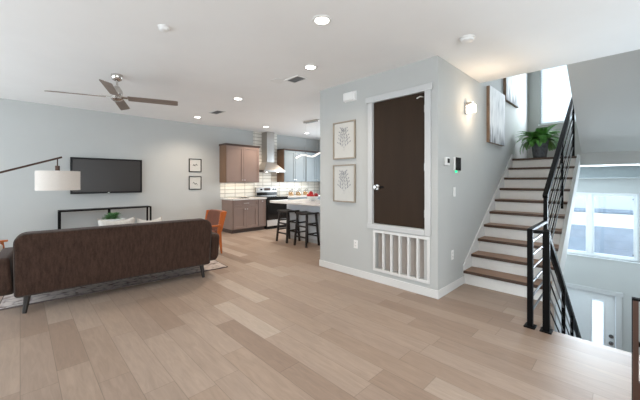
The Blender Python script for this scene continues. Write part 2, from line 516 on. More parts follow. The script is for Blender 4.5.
W = M['wall']
struct(box('wall_back', -2.75, 7.8, 7.85, 8.0, -.3, ZC + .35, W, smooth=False))
holed('wall_left', 0, -2.75, -2.6, -2.2, 7.85, -.3, ZC + .35, [(2.3, 4.3, .55, 2.45), (5.2, 7.2, .55, 2.45)], W)
holed('wall_rear', 1, -2.35, -2.2, -2.75, 3.65, -.3, ZC + .35, [(-1.7, 2.5, 0.02, 2.35)], W)
struct(box('wall_right', 3.5, 3.65, -2.2, -.75, -.3, ZC, W, smooth=False))
struct(box('wall_foyer_side', 3.65, 8.15, -.9, -.75, ZL - .15, 5.6, W, smooth=False))
struct(box('wall_stairwell_front', 4.93, 5.05, -.75, 1.58, ZC + .35, 5.6, W, smooth=False))
struct(box('wall_under_floor', 3.5, 3.65, -.75, 1.58, ZL, -.3, W, smooth=False))
struct(box('wall_stairs', 3.485, 8.0, 1.58, 1.73, ZL - .15, 5.6, W, smooth=False))
holed('wall_hall', 0, 3.485, 3.6, 1.73, 3.54, -.3, ZC, [(1.735, 2.5, .795, 2.465), (1.75, 2.455, .185, .675)], W)
struct(box('wall_hall_end', 3.6, 7.65, 3.42, 3.54, -.3, ZC, W, smooth=False))
holed('wall_kitchen_right', 0, 7.65, 7.8, 3.42, 7.85, -.3, ZC + .35, [(4.4, 6.8, .8, 2.4)], W)
holed('wall_front', 0, 8.0, 8.15, -.9, 1.73, ZL - .15, 5.6,
      [(-.11, 1.24, -.1, 1.155), (.36, 1.37, 2.6, 3.95), (.19, 1.1, ZL, -.79)], W)
# closet behind the hall wall: a box that closes the openings
bm = bmesh.new()
bm_box(bm, 3.95, 3.98, 1.73, 3.42, 0, ZC)
struct(obj('wall_closet', bm, M['filter'], smooth=False))
# a boxed header over the foyer window, and the soffit of the upper flight
struct(box('trim_1', 7.45, 8.0, -.75, 1.58, 1.435, 1.64, mat('shaded_beam_grey', srgb(134, 142, 144), .8, var=.03), smooth=False), 'grey boxed valance over the foyer window', 'beam')  # header beam; its grey paint stands in for shade
bm = bmesh.new()
bm_prism(bm, [(4.93, ZC), (6.655, 1.83), (6.655, 2.15), (5.05, 3.2), (4.93, 3.2)], 1, -.75, .565)
struct(obj('ceiling_soffit', bm, M['wall'], smooth=False))

# baseboards
def baseboard(name, pts, h=.1, t=.014):
    bm = bmesh.new()
    for (x0, x1, y0, y1) in pts: bm_box(bm, x0, x1, y0, y1, 0, h)
    return struct(obj(name, bm, M['skirt'], bevel=.003, bseg=1))
baseboard('baseboard_hall', [(3.471, 3.485, 1.566, 3.554)])
baseboard('baseboard_stairs', [(3.485, 4.262, 1.566, 1.58)])
baseboard('baseboard_hall_end', [(3.485, 4.6, 3.54, 3.554)])
baseboard('baseboard_back', [(-2.6, 3.93, 7.836, 7.85)])
baseboard('baseboard_left', [(-2.6, -2.586, -2.2, 7.836)])

# tiled backsplash
bm = bmesh.new()
bm_box(bm, 3.895, 7.65, 7.842, 7.85, .9, 1.36)
bm_box(bm, 4.93, 5.8, 7.842, 7.85, 1.36, ZC)
struct(obj('trim_2', bm, M['tile'], smooth=False), 'white subway tile backsplash rising to the ceiling behind the hood', 'backsplash')

# ------------------------------------------------------------------ closet door in the hall wall (door_1)
d = box('door_1', 3.5, 3.54, 1.74, 2.495, .8, 2.46, M['door'], bevel=.002)
struct(d, 'dark brown flat closet door above a white grille', 'door')
bm = bmesh.new()
bm_box(bm, 3.463, 3.485, 1.637, 2.612, 2.462, 2.545)
bm_box(bm, 3.467, 3.485, 2.5, 2.575, .79, 2.462)
bm_box(bm, 3.467, 3.485, 1.66, 1.735, .72, 2.462)
bm_box(bm, 3.463, 3.485, 1.735, 2.585, .722, .79)
for (a, b, c, e) in ((1.735, 1.74, .79, 2.462), (2.495, 2.5, .79, 2.462)):
    bm_box(bm, 3.485, 3.55, a, b, c, e)
obj('casing', bm, M['trim'], d, bevel=.003, bseg=1, label='white casing')
bm = bmesh.new()
bm_tube(bm, [(3.5, 2.435, 1.295), (3.492, 2.435, 1.295)], .034, 18)
bm_tube(bm, [(3.492, 2.435, 1.295), (3.455, 2.435, 1.295)], .013, 12)
bm_lathe(bm, [(.0, .0), (.02, .002), (.03, .014), (.031, .026), (.024, .038), (0, .042)], 18)
for v in bm.verts[-(18 * 4 + 2):]:
    x, y, z = v.co; v.co = (3.462 - z, 2.435 + x, 1.295 + y)
obj('knob', bm, M['silver'], d, label='round silver knob')
bm = bmesh.new()
bm_bar(bm, (3.492, 2.40, 1.295), (3.492, 2.335, 1.30), .012, .02)
obj('latch', bm, M['blackmetal'], d, label='dark latch bar')
for z in (.98, 1.55, 2.26):
    bm = bmesh.new(); bm_tube(bm, [(3.494, 1.7405, z - .045), (3.494, 1.7405, z + .045)], .006, 10); bm_box(bm, 3.498, 3.5, 1.741, 1.755, z - .045, z + .045)
    obj('hinge', bm, M['steel'], d)
bm = bmesh.new()
bm_tube(bm, [(3.5, 1.765, 2.40), (3.475, 1.765, 2.40), (3.46, 1.79, 2.405), (3.46, 1.83, 2.39)], .008, 10)
obj('door_stop', bm, M['silver'], d, label='small silver hook near the top corner')

# ------------------------------------------------------------------ return air grille
g = thing('return_air_grille', 'white return air grille with upright bars below the dark closet door', 'vent', (3.485, 2.08, .15))
def ring(bm, x0, x1, y0, y1, z0, z1, t):
    bm_box(bm, x0, x1, y0, y1, z1 - t, z1); bm_box(bm, x0, x1, y0, y1, z0, z0 + t)
    bm_box(bm, x0, x1, y0, y0 + t, z0 + t, z1 - t); bm_box(bm, x0, x1, y1 - t, y1, z0 + t, z1 - t)
bm = bmesh.new(); ring(bm, -.016, 0, -.41, .41, .0, .56, .036)
obj('frame', bm, M['skirt'], g, bevel=.003, bseg=1)
for k in range(5):
    y = -.374 + .748 * (k + 1) / 6
    box('bar', -.012, .03, y - .012, y + .012, .036, .524, M['skirt'], g)
bm = bmesh.new()
n = 46
pts = [(.034 + (.022 if k % 2 else 0), -.352 + .704 * k / n) for k in range(n + 1)]
for (a, b) in zip(pts, pts[1:]):
    v = [bm.verts.new((a[0], a[1], .04)), bm.verts.new((b[0], b[1], .04)), bm.verts.new((b[0], b[1], .52)), bm.verts.new((a[0], a[1], .52))]
    bm.faces.new(v)
bm_box(bm, .058, .064, -.352, .352, .04, .52)
obj('filter', bm, M['filter'], g, smooth=False, label='grey pleated air filter')

# ------------------------------------------------------------------ foyer window (window_1), landing window (window_2), front door (door_2)
w1 = bpy.data.objects.new('window_1', None); COL.objects.link(w1); w1.location = (8.0, .56, -.1)
struct(w1, 'wide white sliding window above the front door', 'window')
bm = bmesh.new(); ring(bm, .03, .12, -.67, .68, 0, 1.255, .04); bm_box(bm, .03, .12, -.034, .034, .04, 1.215)
obj('window_frame', bm, M['winframe'], w1, bevel=.004, bseg=1)
for (a, b) in ((-.63, -.034), (.034, .64)):
    bm = bmesh.new(); ring(bm, .05, .09, a, b, .04, 1.215, .028)
    s = obj('sash', bm, M['winframe'], w1, bevel=.003, bseg=1)
    box('pane', .067, .073, a + .028, b - .028, .068, 1.187, M['glass'], s, smooth=False)
box('sill', -.02, .04, -.69, .70, -.02, .0, M['winframe'], w1, bevel=.003)
for z in (.1, 1.13):
    box('latch', .044, .05, -.605, -.59, z, z + .02, M['dark'], w1)

w2 = bpy.data.objects.new('window_2', None); COL.objects.link(w2); w2.location = (8.0, .865, 2.6)
struct(w2, 'tall bright window above the stair landing', 'window')
bm = bmesh.new(); ring(bm, .05, .12, -.505, .505, 0, 1.35, .04); obj('window_frame', bm, M['winframe'], w2, bevel=.003, bseg=1)
box('pane', .09, .096, -.465, .465, .04, 1.31, M['glass'], w2, smooth=False)
box('sill', -.02, .05, -.53, .53, -.025, 0, M['winframe'], w2, bevel=.003)
b = thing('roller_blind', 'white roller blind pulled down over the landing window', 'blind', (8.0, .865, 2.6))
bm = bmesh.new(); bm_box(bm, .028, .031, -.485, .485, .02, 1.3); obj('fabric', bm, M['blind'], b, smooth=False)
bm = bmesh.new(); bm_tube(bm, [(.03, -.5, 1.315), (.03, .5, 1.315)], .02, 12); obj('roller', bm, M['winframe'], b)
bm = bmesh.new(); bm_bar(bm, (.03, -.485, .015), (.03, .485, .015), .014, .022); obj('bottom_rail', bm, M['winframe'], b)

d2 = bpy.data.objects.new('door_2', None); COL.objects.link(d2); d2.location = (8.0, .645, ZL)
struct(d2, 'white front door with a narrow glowing glass strip at the entry level', 'door')
holes_y = (-.285, -.115)
bm = bmesh.new()
bm_box(bm, .03, .075, -.45, holes_y[0], .01, 2.08); bm_box(bm, .03, .075, holes_y[1], .45, .01, 2.08)
bm_box(bm, .03, .075, holes_y[0], holes_y[1], .01, .75); bm_box(bm, .03, .075, holes_y[0], holes_y[1], 1.93, 2.08)
obj('slab', bm, M['frontdoor'], d2, smooth=False)
bm = bmesh.new(); ring(bm, .022, .03, -.30, -.10, .735, 1.945, .016); obj('light_trim', bm, M['frontdoor'], d2)
box('pane', .05, .054, -.285, -.115, .75, 1.93, M['frost'], d2, smooth=False, label='bright frosted glass strip')
bm = bmesh.new()
bm_box(bm, -.016, 0, -.54, -.455, 0, 2.09); bm_box(bm, -.016, 0, .455, .54, 0, 2.09); bm_box(bm, -.02, 0, -.56, .56, 2.09, 2.175)
obj('casing', bm, M['trim'], d2, bevel=.003, bseg=1)
for z in (1.17, 1.30):
    bm = bmesh.new()
    bm_tube(bm, [(.03, -.39, z), (.015, -.39, z)], .034, 18)
    bm_tube(bm, [(.015, -.39, z), (-.03, -.39, z)], .024 if z < 1.2 else .018, 16)
    obj('knob' if z < 1.2 else 'deadbolt', bm, M['rod'], d2)

# ------------------------------------------------------------------ the building across the street, seen through the foyer window
nb = thing('neighbour_building', 'pale sided building across the street seen through the foyer window', 'building', (19.0, 2.0, ZL))
box('wall', 0, 6, -14, 14, 2.79, 9, M['siding'], nb, smooth=False)
box('eave', -.2, 0, -14, 14, 2.84, 2.98, M['roofgrey'], nb, smooth=False)
box('white_band', -.05, 0, -14, 14, 2.19, 2.79, M['ceramic'], nb, smooth=False)
box('lower_wall', -.3, 0, -14, 14, 0, 2.19, mat('blue_grey_wall', srgb(126, 135, 145), .85, var=.12, scale=2), nb, smooth=False)
for y in (-5.2, -2.2, .9):
    box('window', -.03, 0, y, y + 1.3, 3.9, 5.6, M['roofgrey'], nb, smooth=False)
st = box('street', 8.15, 19, -14, 16, ZL - .2, ZL - .05, M['street'], smooth=False)
tag(st, 'pale street surface outside the front door', 'street'); st['kind'] = 'structure'

# ------------------------------------------------------------------ stairs
RISE, RUN, X0 = .18, .265, 4.27
def nose(x): return (x - X0) / RUN * RISE + RISE
sta = thing('staircase', 'white staircase with brown wooden treads rising to the landing', 'staircase', (X0, 1.1, 0))
for k in range(9):
    bm = bmesh.new()
    x = k * RUN; z = (k + 1) * RISE
    bm_box(bm, x - .012, x + RUN, -.475, .47, z - .03, z)
    tr = obj('tread', bm, M['tread'], sta, bevel=.004, bseg=2)
    box('nosing', x - .034, x - .012, -.475, .47, z - .036, z, M['nosing'], tr, bevel=.006, label='dark rounded front edge')
for k in range(10):
    box('riser', k * RUN, k * RUN + .014, -.465, .47, k * RISE, (k + 1) * RISE - .03, M['plastic'], sta)
XL = 9 * RUN
box('landing', XL - .012, 7.995 - X0, -.465, .47, 1.77, 1.8, M['tread'], sta)
box('nosing', XL - .034, XL - .012, -.475, .47, 1.764, 1.8, M['nosing'], sta, bevel=.006, label='dark landing edge')
box('landing_base', XL + .016, 7.995 - X0, -1.84, .47, 1.64, 1.77, M['wall'], sta)
box('fascia', XL - .012, XL + .016, -1.84, -.5, 1.64, 1.86, M['wall'], sta)
bm = bmesh.new()
bm_prism(bm, [(-.02, .0), (.22, .0), (XL + .0, nose(X0 + XL) - .22 - .0), (XL, nose(X0 + XL) + .085), (-.02, nose(X0 - .02) + .08)], 1, .462, .479)
obj('skirt_board', bm, M['skirt'], sta, smooth=False)
bm = bmesh.new()
bm_prism(bm, [(-.01, .0), (.28, .0), (XL, 1.8 - .2), (XL, 1.82), (-.01, .19)], 1, -.518, -.476)
obj('stringer', bm, M['wall'], sta, smooth=False)
bm = bmesh.new()
bm_prism(bm, [(.28, -.02), (XL, 1.58), (XL, 1.62), (.28, .03)], 1, -.5, .47)
obj('underside', bm, M['wall'], sta, smooth=False)
# descending flight
bm = bmesh.new()
for k in range(15):
    bm_box(bm, 3.65 + k * .245, 3.65 + (k + 1) * .245, -.3, .55, -(k + 1) * RISE - .18, -(k + 1) * RISE)
struct(obj('stairs_to_entry', bm, M['tread'], smooth=False), 'wooden stair flight going down to the front door', 'staircase')

# ------------------------------------------------------------------ railings
def post(name, parent, x, y, z0, z1, s=.04, plate=True):
    o = box(name, x - s / 2, x + s / 2, y - s / 2, y + s / 2, z0, z1, M['blackmetal'], parent, bevel=.003, bseg=1)
    if plate:
        box('base_plate', x - .055, x + .055, y - .045, y + .045, z0, z0 + .012, M['blackmetal'], o, bevel=.003, bseg=1)
    return o
YR = .68
r1 = thing('stair_railing', 'black metal railing with sloping rods climbing beside the wooden treads', 'railing', (4.3, YR, 0))
post('post', r1, 0, 0, 0, 1.21, plate=False)
post('post', r1, 2.40, 0, 1.8, 2.72, plate=False)
post('post', r1, 1.2, 0, nose(5.5) - .03, 1.98, s=.03, plate=False)
bm = bmesh.new(); bm_bar(bm, (-.03, 0, 1.20), (2.42, 0, 2.80), .05, .045); obj('handrail', bm, [M['blackmetal']], r1, bevel=.004, bseg=1)
sl = 1.6 / 2.45
for k in range(7):
    z = 1.08 - k * .115
    bm = bmesh.new(); x1 = 2.40
    bm_tube(bm, [(0, 0, z), (x1, 0, z + sl * x1)], .007, 8)
    obj('rod', bm, M['blackmetal'] if k % 2 else M['rod'], r1)
r2 = thing('guard_railing', 'short level black railing with silver rods at the head of the lower stairs', 'railing', (3.45, .665, 0))
post('post', r2, 0, 0, 0, .92, s=.045)
bm = bmesh.new()
bm_bar(bm, (-.02, 0, .915), (.828, .015, .915), .04, .03); obj('top_rail', bm, M['blackmetal'], r2, bevel=.003, bseg=1)
for k in range(6):
    z = .80 - k * .134
    bm = bmesh.new(); bm_tube(bm, [(0, 0, z), (.85, .015, z)], .0105, 10); obj('rod', bm, M['rod'], r2)
r3 = thing('lower_stair_railing', 'black metal railing sloping down towards the front door behind the floor edge', 'railing', (3.45, .54, 0))
post('post', r3, 0, 0, 0, .92, s=.052)
bm = bmesh.new(); bm_bar(bm, (0, 0, .905), (0, .10, .905), .04, .03); obj('top_rail', bm, M['blackmetal'], r3, bevel=.003, bseg=1)
sl = -.735
post('post', r3, 1.02, 0, -1.1, .92 + sl * 1.02 - .02, s=.034, plate=False)
post('post', r3, 1.75, 0, -1.62, .92 + sl * 1.75 - .02, s=.034, plate=False)
bm = bmesh.new(); bm_bar(bm, (-.01, 0, .915), (2.75, 0, .915 + sl * 2.76), .04, .05); obj('handrail', bm, M['blackmetal'], r3, bevel=.004, bseg=1)
for k in range(6):
    z = .80 - k * .134
    bm = bmesh.new(); bm_tube(bm, [(.0, 0, z), (2.6, 0, z + sl * 2.6)], .007, 8); obj('rod', bm, M['rod'] if k % 2 else M['blackmetal'], r3)

# ------------------------------------------------------------------ ceiling fittings
def downlight(x, y, label, power):
    t = thing('ceiling_light', label, 'ceiling light', (x, y, ZC), 0, 'round recessed ceiling lights')
    bm = bmesh.new()
    bm_lathe(bm, [(.062, -.004), (.066, -.010), (.09, -.006), (.094, 0), (.062, 0), (.062, -.004)], 32); obj('trim_ring', bm, M['plastic'], t)
    bm = bmesh.new(); bm_lathe(bm, [(0, -.005), (.062, -.005), (.062, -.001), (0, -.001)], 28); obj('lens', bm, M['lampon'], t)
    l = bpy.data.lights.new('downlight', 'SPOT'); l.energy = power; l.spot_size = math.radians(140); l.spot_blend = .8
    l.color = (1, .83, .66); l.shadow_soft_size = .06
    o = bpy.data.objects.new('downlight', l); COL.objects.link(o); o.location = (x, y, ZC - .03)
for (x, y, e, s) in ((1.965, 1.973, 62, 'round recessed ceiling light nearest the top edge of the photo'),
                  (2.67, 2.89, 66, 'round recessed ceiling light just in front of the grey air vent'),
                  (2.768, 4.9, 195, 'round recessed ceiling light between the two grey air vents'),
                  (2.905, 6.968, 165, 'round recessed ceiling light close to the blank wall left of the kitchen'),
                  (4.746, 6.913, 190, 'round recessed ceiling light in front of the steel hood chimney'),
                  (6.265, 6.94, 175, 'round recessed ceiling light above the grey wall cabinets')):
    downlight(x, y, s, e)
downlight(2.25, .35, 'added round ceiling light out of view, brightening the stair risers', 70)  # extra unseen fixture, added to light the risers
def detector(x, y, label, r=.07):
    t = thing('smoke_detector', label, 'smoke detector', (x, y, ZC), 0, 'smoke detectors on the ceiling')
    bm = bmesh.new(); bm_lathe(bm, [(0, -.012), (r, -.012), (r, 0), (0, 0)], 28); obj('base', bm, M['plastic'], t)
    bm = bmesh.new(); bm_lathe(bm, [(0, -.042), (r * .55, -.042), (r * .8, -.034), (r * .88, -.018), (r * .86, -.012), (0, -.012)], 28); obj('cap', bm, M['plastic'], t)
detector(.976, 3.123, 'small white smoke detector on the ceiling above the fan side of the room', .05)
detector(3.276, 1.176, 'white smoke detector on the ceiling before the stair opening', .075)
def vent(x, y, label, lx, ly):
    t = thing('ceiling_vent', label, 'vent', (x, y, ZC), 0, 'grey ceiling air vents')
    bm = bmesh.new()
    t_ = .025
    bm_box(bm, -lx, lx, ly - t_, ly, -.01, 0); bm_box(bm, -lx, lx, -ly, -ly + t_, -.01, 0)
    bm_box(bm, -lx, -lx + t_, -ly + t_, ly - t_, -.01, 0); bm_box(bm, lx - t_, lx, -ly + t_, ly - t_, -.01, 0)
    obj('frame', bm, M['plastic'], t)
    box('backing', -lx + t_, lx - t_, -ly + t_, ly - t_, -.003, -.001, M['ventdark'], t)
    for k in range(6):
        yy = -ly + t_ + (2 * ly - 2 * t_) * (k + .5) / 6
        bm = bmesh.new(); bm_box(bm, -lx + t_, lx - t_, yy - .011, yy + .011, -.008, -.006, Matrix.Rotation(.6, 3, 'X')); obj('slat', bm, M['ventdark'], t)
vent(2.84, 3.38, 'grey ceiling air vent just beyond the second recessed light', .10, .15)
vent(2.99, 6.17, 'grey ceiling air vent close to the kitchen wall cabinets', .10, .19)
bp = box('cover_plate', -.09, .09, -.09, .09, -.006, 0, M['plastic'], bevel=.002); bp.location = (2.70, 3.62, ZC)
tag(bp, 'blank white cover plate on the ceiling beside the grey vent', 'cover plate')

# ceiling fan
fan = thing('ceiling_fan', 'ceiling fan with four grey brown blades on a nickel rod', 'ceiling fan', (.958, 4.99, ZC), math.radians(-19.5))
bm = bmesh.new(); bm_lathe(bm, [(0, 0), (.07, 0), (.072, -.03), (.055, -.07), (.03, -.085), (0, -.085)], 26); obj('canopy', bm, M['nickel'], fan)
bm = bmesh.new(); bm_tube(bm, [(0, 0, -.08), (0, 0, -.2)], .013, 14); obj('rod', bm, M['nickel'], fan)
bm = bmesh.new(); bm_lathe(bm, [(0, -.16), (.03, -.16), (.045, -.19), (.062, -.215), (.07, -.25), (.062, -.285), (.075, -.30), (.075, -.335), (.045, -.362), (0, -.366)], 26); obj('motor', bm, M['nickel'], fan)
for k in range(4):
    R = Matrix.Rotation(k * PI / 2, 4, 'Z')
    tw = Matrix.Rotation(math.radians(-16), 4, 'X')
    bm = bmesh.new()
    pl = [(.13, -.058), (.74, -.066), (.765, -.055), (.765, .055), (.74, .066), (.13, .058)]
    bm_prism(bm, pl, 2, -.004, .004)
    for v in bm.verts: v.co = R @ (tw @ v.co + Vector((0, 0, -.315)))
    bl = obj('blade', bm, M['fanblade'], fan)
    bm = bmesh.new()
    bm_box(bm, .05, .2, -.025, .025, .004, .012)
    for v in bm.verts: v.co = R @ (tw @ v.co + Vector((0, 0, -.315)))
    obj('bracket', bm, M['nickel'], bl)

# ------------------------------------------------------------------ TV wall
tv = thing('television', 'flat black television mounted on the long grey wall', 'television', (1.34, 7.85, 1.12), 0)
TL = Matrix.Rotation(math.radians(0), 4, 'X')
box('screen', -.60, .60, -.088, -.082, .035, .70, M['screen'], tv, smooth=False, label='dark grey screen')
bm = bmesh.new()
def ringy(bm, x0, x1, y0, y1, z0, z1, t, tb=None):
    tb = tb or t
    bm_box(bm, x0, x1, y0, y1, z1 - t, z1); bm_box(bm, x0, x1, y0, y1, z0, z0 + tb)
    bm_box(bm, x0, x0 + t, y0, y1, z0 + tb, z1 - t); bm_box(bm, x1 - t, x1, y0, y1, z0 + tb, z1 - t)
ringy(bm, -.632, .632, -.094, -.05, 0, .735, .034, .036)
obj('bezel', bm, M['tv'], tv, bevel=.003, bseg=1)
box('body', -.60, .60, -.082, -.04, .03, .70, M['tv'], tv)
box('wall_mount', -.3, .3, -.04, 0, .2, .55, M['blackmetal'], tv)
box('badge', -.016, .016, -.0965, -.094, .012, .024, M['silver'], tv, label='tiny silver badge')

def small_frame(z, label, flip):
    t = thing('picture_frame', label, 'picture', (3.209, 7.85, z), 0, 'two small black framed prints on the long wall')
    bm = bmesh.new(); ringy(bm, -.16, .16, -.022, 0, 0, .34, .018); obj('frame', bm, M['blackmetal'], t)
    pr = box('print', -.142, .142, -.01, -.004, .018, .322, M['paper'], t, smooth=False, label='white print with a tiny dark sketch')
    bm = bmesh.new()
    for k in range(7):
        a = -.05 + .1 * k / 6; zz = .17 + (.018 * math.sin(k * 1.7)) + (-.006 * k if flip else .003 * k)
        bm_box(bm, a - .014, a + .014, -.0112, -.0102, zz - .006, zz + .006, Matrix.Rotation(.5 * (1 if k % 2 else -1), 3, 'Y'))
    obj('sketch', bm, M['dark'], pr)
small_frame(1.61, 'upper of the two small black framed prints left of the kitchen', False)
small_frame(1.16, 'lower of the two small black framed prints left of the kitchen', True)

# console table under the TV
ct = thing('console_table', 'thin black metal console table against the wall under the television', 'table', (1.31, 7.66, 0))
bm = bmesh.new(); bm_box(bm, -.79, .79, -.14, .14, .79, .815); obj('tabletop', bm, M['blackmetal'], ct, bevel=.003, bseg=1)
for sx in (-1, 1):
    for sy in (-1, 1):
        box('leg', sx * .775 - .015, sx * .775 + .015, sy * .125 - .015, sy * .125 + .015, 0, .79, M['blackmetal'], ct)
box('leg', -.022, .022, -.14, -.11, 0, .79, M['blackmetal'], ct)
bm = bmesh.new()
for sy in (-1, 1): bm_box(bm, -.77, .77, sy * .125 - .012, sy * .125 + .012, .1, .125)
obj('stretcher', bm, M['blackmetal'], ct)

# ------------------------------------------------------------------ rug and seating
TH = math.radians(-4.3)
rg = thing('area_rug', 'faded pale patterned rug under the brown sofa', 'rug', (1.17, 5.62, 0), TH)
bm = bmesh.new(); bm_box(bm, -1.27, 1.27, -1.0, 1.0, 0.0, .012); obj('pile', bm, M['rug'], rg)
bm = bmesh.new(); ringy(bm, -1.28, 1.28, 0, 0, 0, 0, 0) if False else None
bm = bmesh.new()
for (a, b_, c, e) in ((-1.28, 1.28, -1.012, -1.0), (-1.28, 1.28, 1.0, 1.012), (-1.28, -1.27, -1.0, 1.0), (1.27, 1.28, -1.0, 1.0)):
    bm_box(bm, a, b_, c, e, 0, .013)
obj('binding', bm, mat('rug_binding', srgb(96, 84, 80), .9), rg, label='dark bound edge')

# sofa: local x along its length, +y towards the television
sf = thing('sofa', 'long dark brown tweed sofa seen from behind, on tapered black legs', 'sofa', (.952, 4.33, 0), TH)
LX = 1.0
bm = bmesh.new()
bm_prism(bm, rounded(-LX, LX, .185, .847, (.03, .03, .13, .10), 7), 1, -.02, .15)
for v in bm.verts:
    t = (v.co.z - .185) / .68
    v.co.y += -.10 * t + (.03 * t if v.co.y > .1 else 0)
obj('backrest', bm, M['sofa'], sf, bevel=.03, bseg=4)
# welt around the rear face
bm = bmesh.new()
rr = rounded(-LX + .006, LX - .006, .19, .842, (.03, .03, .13, .10), 7)
bm_tube(bm, [(x, -.012 - .10 * (z - .185) / .68, z) for (x, z) in rr] + [(rr[0][0], -.012 - .10 * (rr[0][1] - .185) / .68, rr[0][1])], .006, 6, cap=False)
obj('welt', bm, M['piping'], sf, label='paler piped seam around the back')
for s in (-1, 1):
    bm = bmesh.new()
    poly = rounded(.0, .82, .2, .60, (.12, .1, .12, .06), 6)
    bm_prism(bm, poly, 0, s * (LX + .003), s * (LX + .13))
    for v in bm.verts:
        v.co.x += s * .03 * (v.co.z - .2) / .4
    obj('armrest', bm, M['sofa'], sf, bevel=.028, bseg=4)
box('seat_base', -LX, LX, .1, .80, .2, .32, M['sofa'], sf, bevel=.02)
for s in (-1, 1):
    box('seat_cushion', min(s * .005, s * (LX - .01)), max(s * .005, s * (LX - .01)), .17, .83, .32, .46, M['sofa'], sf, bevel=.04)
for (sx, y, ztop) in ((-1, .06, 0), (1, .06, 0), (-1, .72, .014), (1, .72, .014)):
    bm = bmesh.new()
    bm_tube(bm, [(sx * (LX - .1), y, .2), (sx * (LX - .075), y + (-.03 if y < .3 else .03), ztop)], .03, 14, radii=[.032, .018])
    obj('leg', bm, M['blackwood'], sf, label='tapered black wooden leg')

# pillows on the sofa
def pillow(x, label, w=.46, h=.42, top=.9, rz=TH):
    bm = bmesh.new()
    n = 12; front = {}; back = {}
    for i in range(n + 1):
        for j in range(n + 1):
            u = i / n * 2 - 1; v = j / n * 2 - 1
            puff = max(0, (1 - u ** 4) * (1 - v ** 4)) ** .6 * .075
            pin = 1 - .26 * (1 - u * u) * abs(v) ** 3; pu = 1 - .10 * (1 - v * v) * abs(u) ** 3
            X = u * w / 2 * pu; Z = v * h / 2 * pin
            front[i, j] = bm.verts.new((X, -puff, Z))
            back[i, j] = front[i, j] if i in (0, n) or j in (0, n) else bm.verts.new((X, puff, Z))
    for i in range(n):
        for j in range(n):
            bm.faces.new((front[i, j], front[i + 1, j], front[i + 1, j + 1], front[i, j + 1]))
            q = (back[i, j], back[i, j + 1], back[i + 1, j + 1], back[i + 1, j])
            if len(set(q)) == 4: bm.faces.new(q)
    o = obj('throw_pillow', bm, M['cushion'])
    o.location = (x, 4.66 + (x - .952) * math.tan(TH), top - h / 2)
    o.rotation_euler = (math.radians(-14), 0, rz)
    tag(o, label, 'pillow', 'white throw pillows on the sofa')
pillow(.90, 'white throw pillow on the sofa just below the green succulent', w=.42, top=.915)
pillow(1.28, 'white throw pillow on the sofa right of the green succulent', w=.32, top=.89)

# coffee table and planter
cf = thing('coffee_table', 'low wooden coffee table hidden in front of the sofa', 'table', (1.1, 5.9, .013), TH)
box('tabletop', -.5, .5, -.3, .3, .42, .46, M['walnut'], cf, bevel=.008)
for sx in (-1, 1):
    for sy in (-1, 1):
        bm = bmesh.new(); bm_tube(bm, [(sx * .4, sy * .22, .42), (sx * .45, sy * .26, 0)], .02, 12, radii=[.022, .013]); obj('leg', bm, M['walnut'], cf)
sp = thing('potted_succulent', 'green succulent in a white planter on the coffee table behind the sofa back', 'plant', (1.1, 5.9, .473))
bm = bmesh.new(); bm_lathe(bm, [(0, 0), (.10, 0), (.12, .03), (.15, .285), (.142, .285), (.125, .25), (0, .25)], 28); obj('pot', bm, M['ceramic'], sp, label='white ceramic planter')
bm = bmesh.new()
def leaf(bm, base, d, L, w, up=Vector((0, 0, 1)), curl=.25):
    """pointed leaf with a fold along its middle"""
    d = d.normalized(); s = d.cross(up)
    s = s.normalized() if s.length > 1e-4 else Vector((1, 0, 0))
    n = s.cross(d).normalized()
    A = bm.verts.new(base); prevl = prevr = None; prevc = A
    for (t, ww) in ((.25, .8), (.55, 1.0), (.82, .6)):
        c = base + d * L * t - n * curl * L * t * t
        cc = bm.verts.new(c - n * w * .15); l = bm.verts.new(c + s * w * ww / 2); r = bm.verts.new(c - s * w * ww / 2)
        if prevl is None:
            bm.faces.new((A, l, cc)); bm.faces.new((A, cc, r))
        else:
            bm.faces.new((prevl, l, cc, prevc)); bm.faces.new((prevc, cc, r, prevr))
        prevl, prevr, prevc = l, r, cc
    T = bm.verts.new(base + d * L - n * curl * L)
    bm.faces.new((prevl, T, prevc)); bm.faces.new((prevc, T, prevr))
for ros in range(7):
    c = Vector((random.uniform(-.10, .10), random.uniform(-.05, .05), .285 + random.uniform(.0, .06)))
    for k in range(13):
        a = k * 2.4; e = .2 + k * .09
        leaf(bm, c, Vector((math.cos(a) * math.cos(e), math.sin(a) * math.cos(e), math.sin(e))), .11 - k * .004, .046)
obj('foliage', bm, M['succulent'], sp)

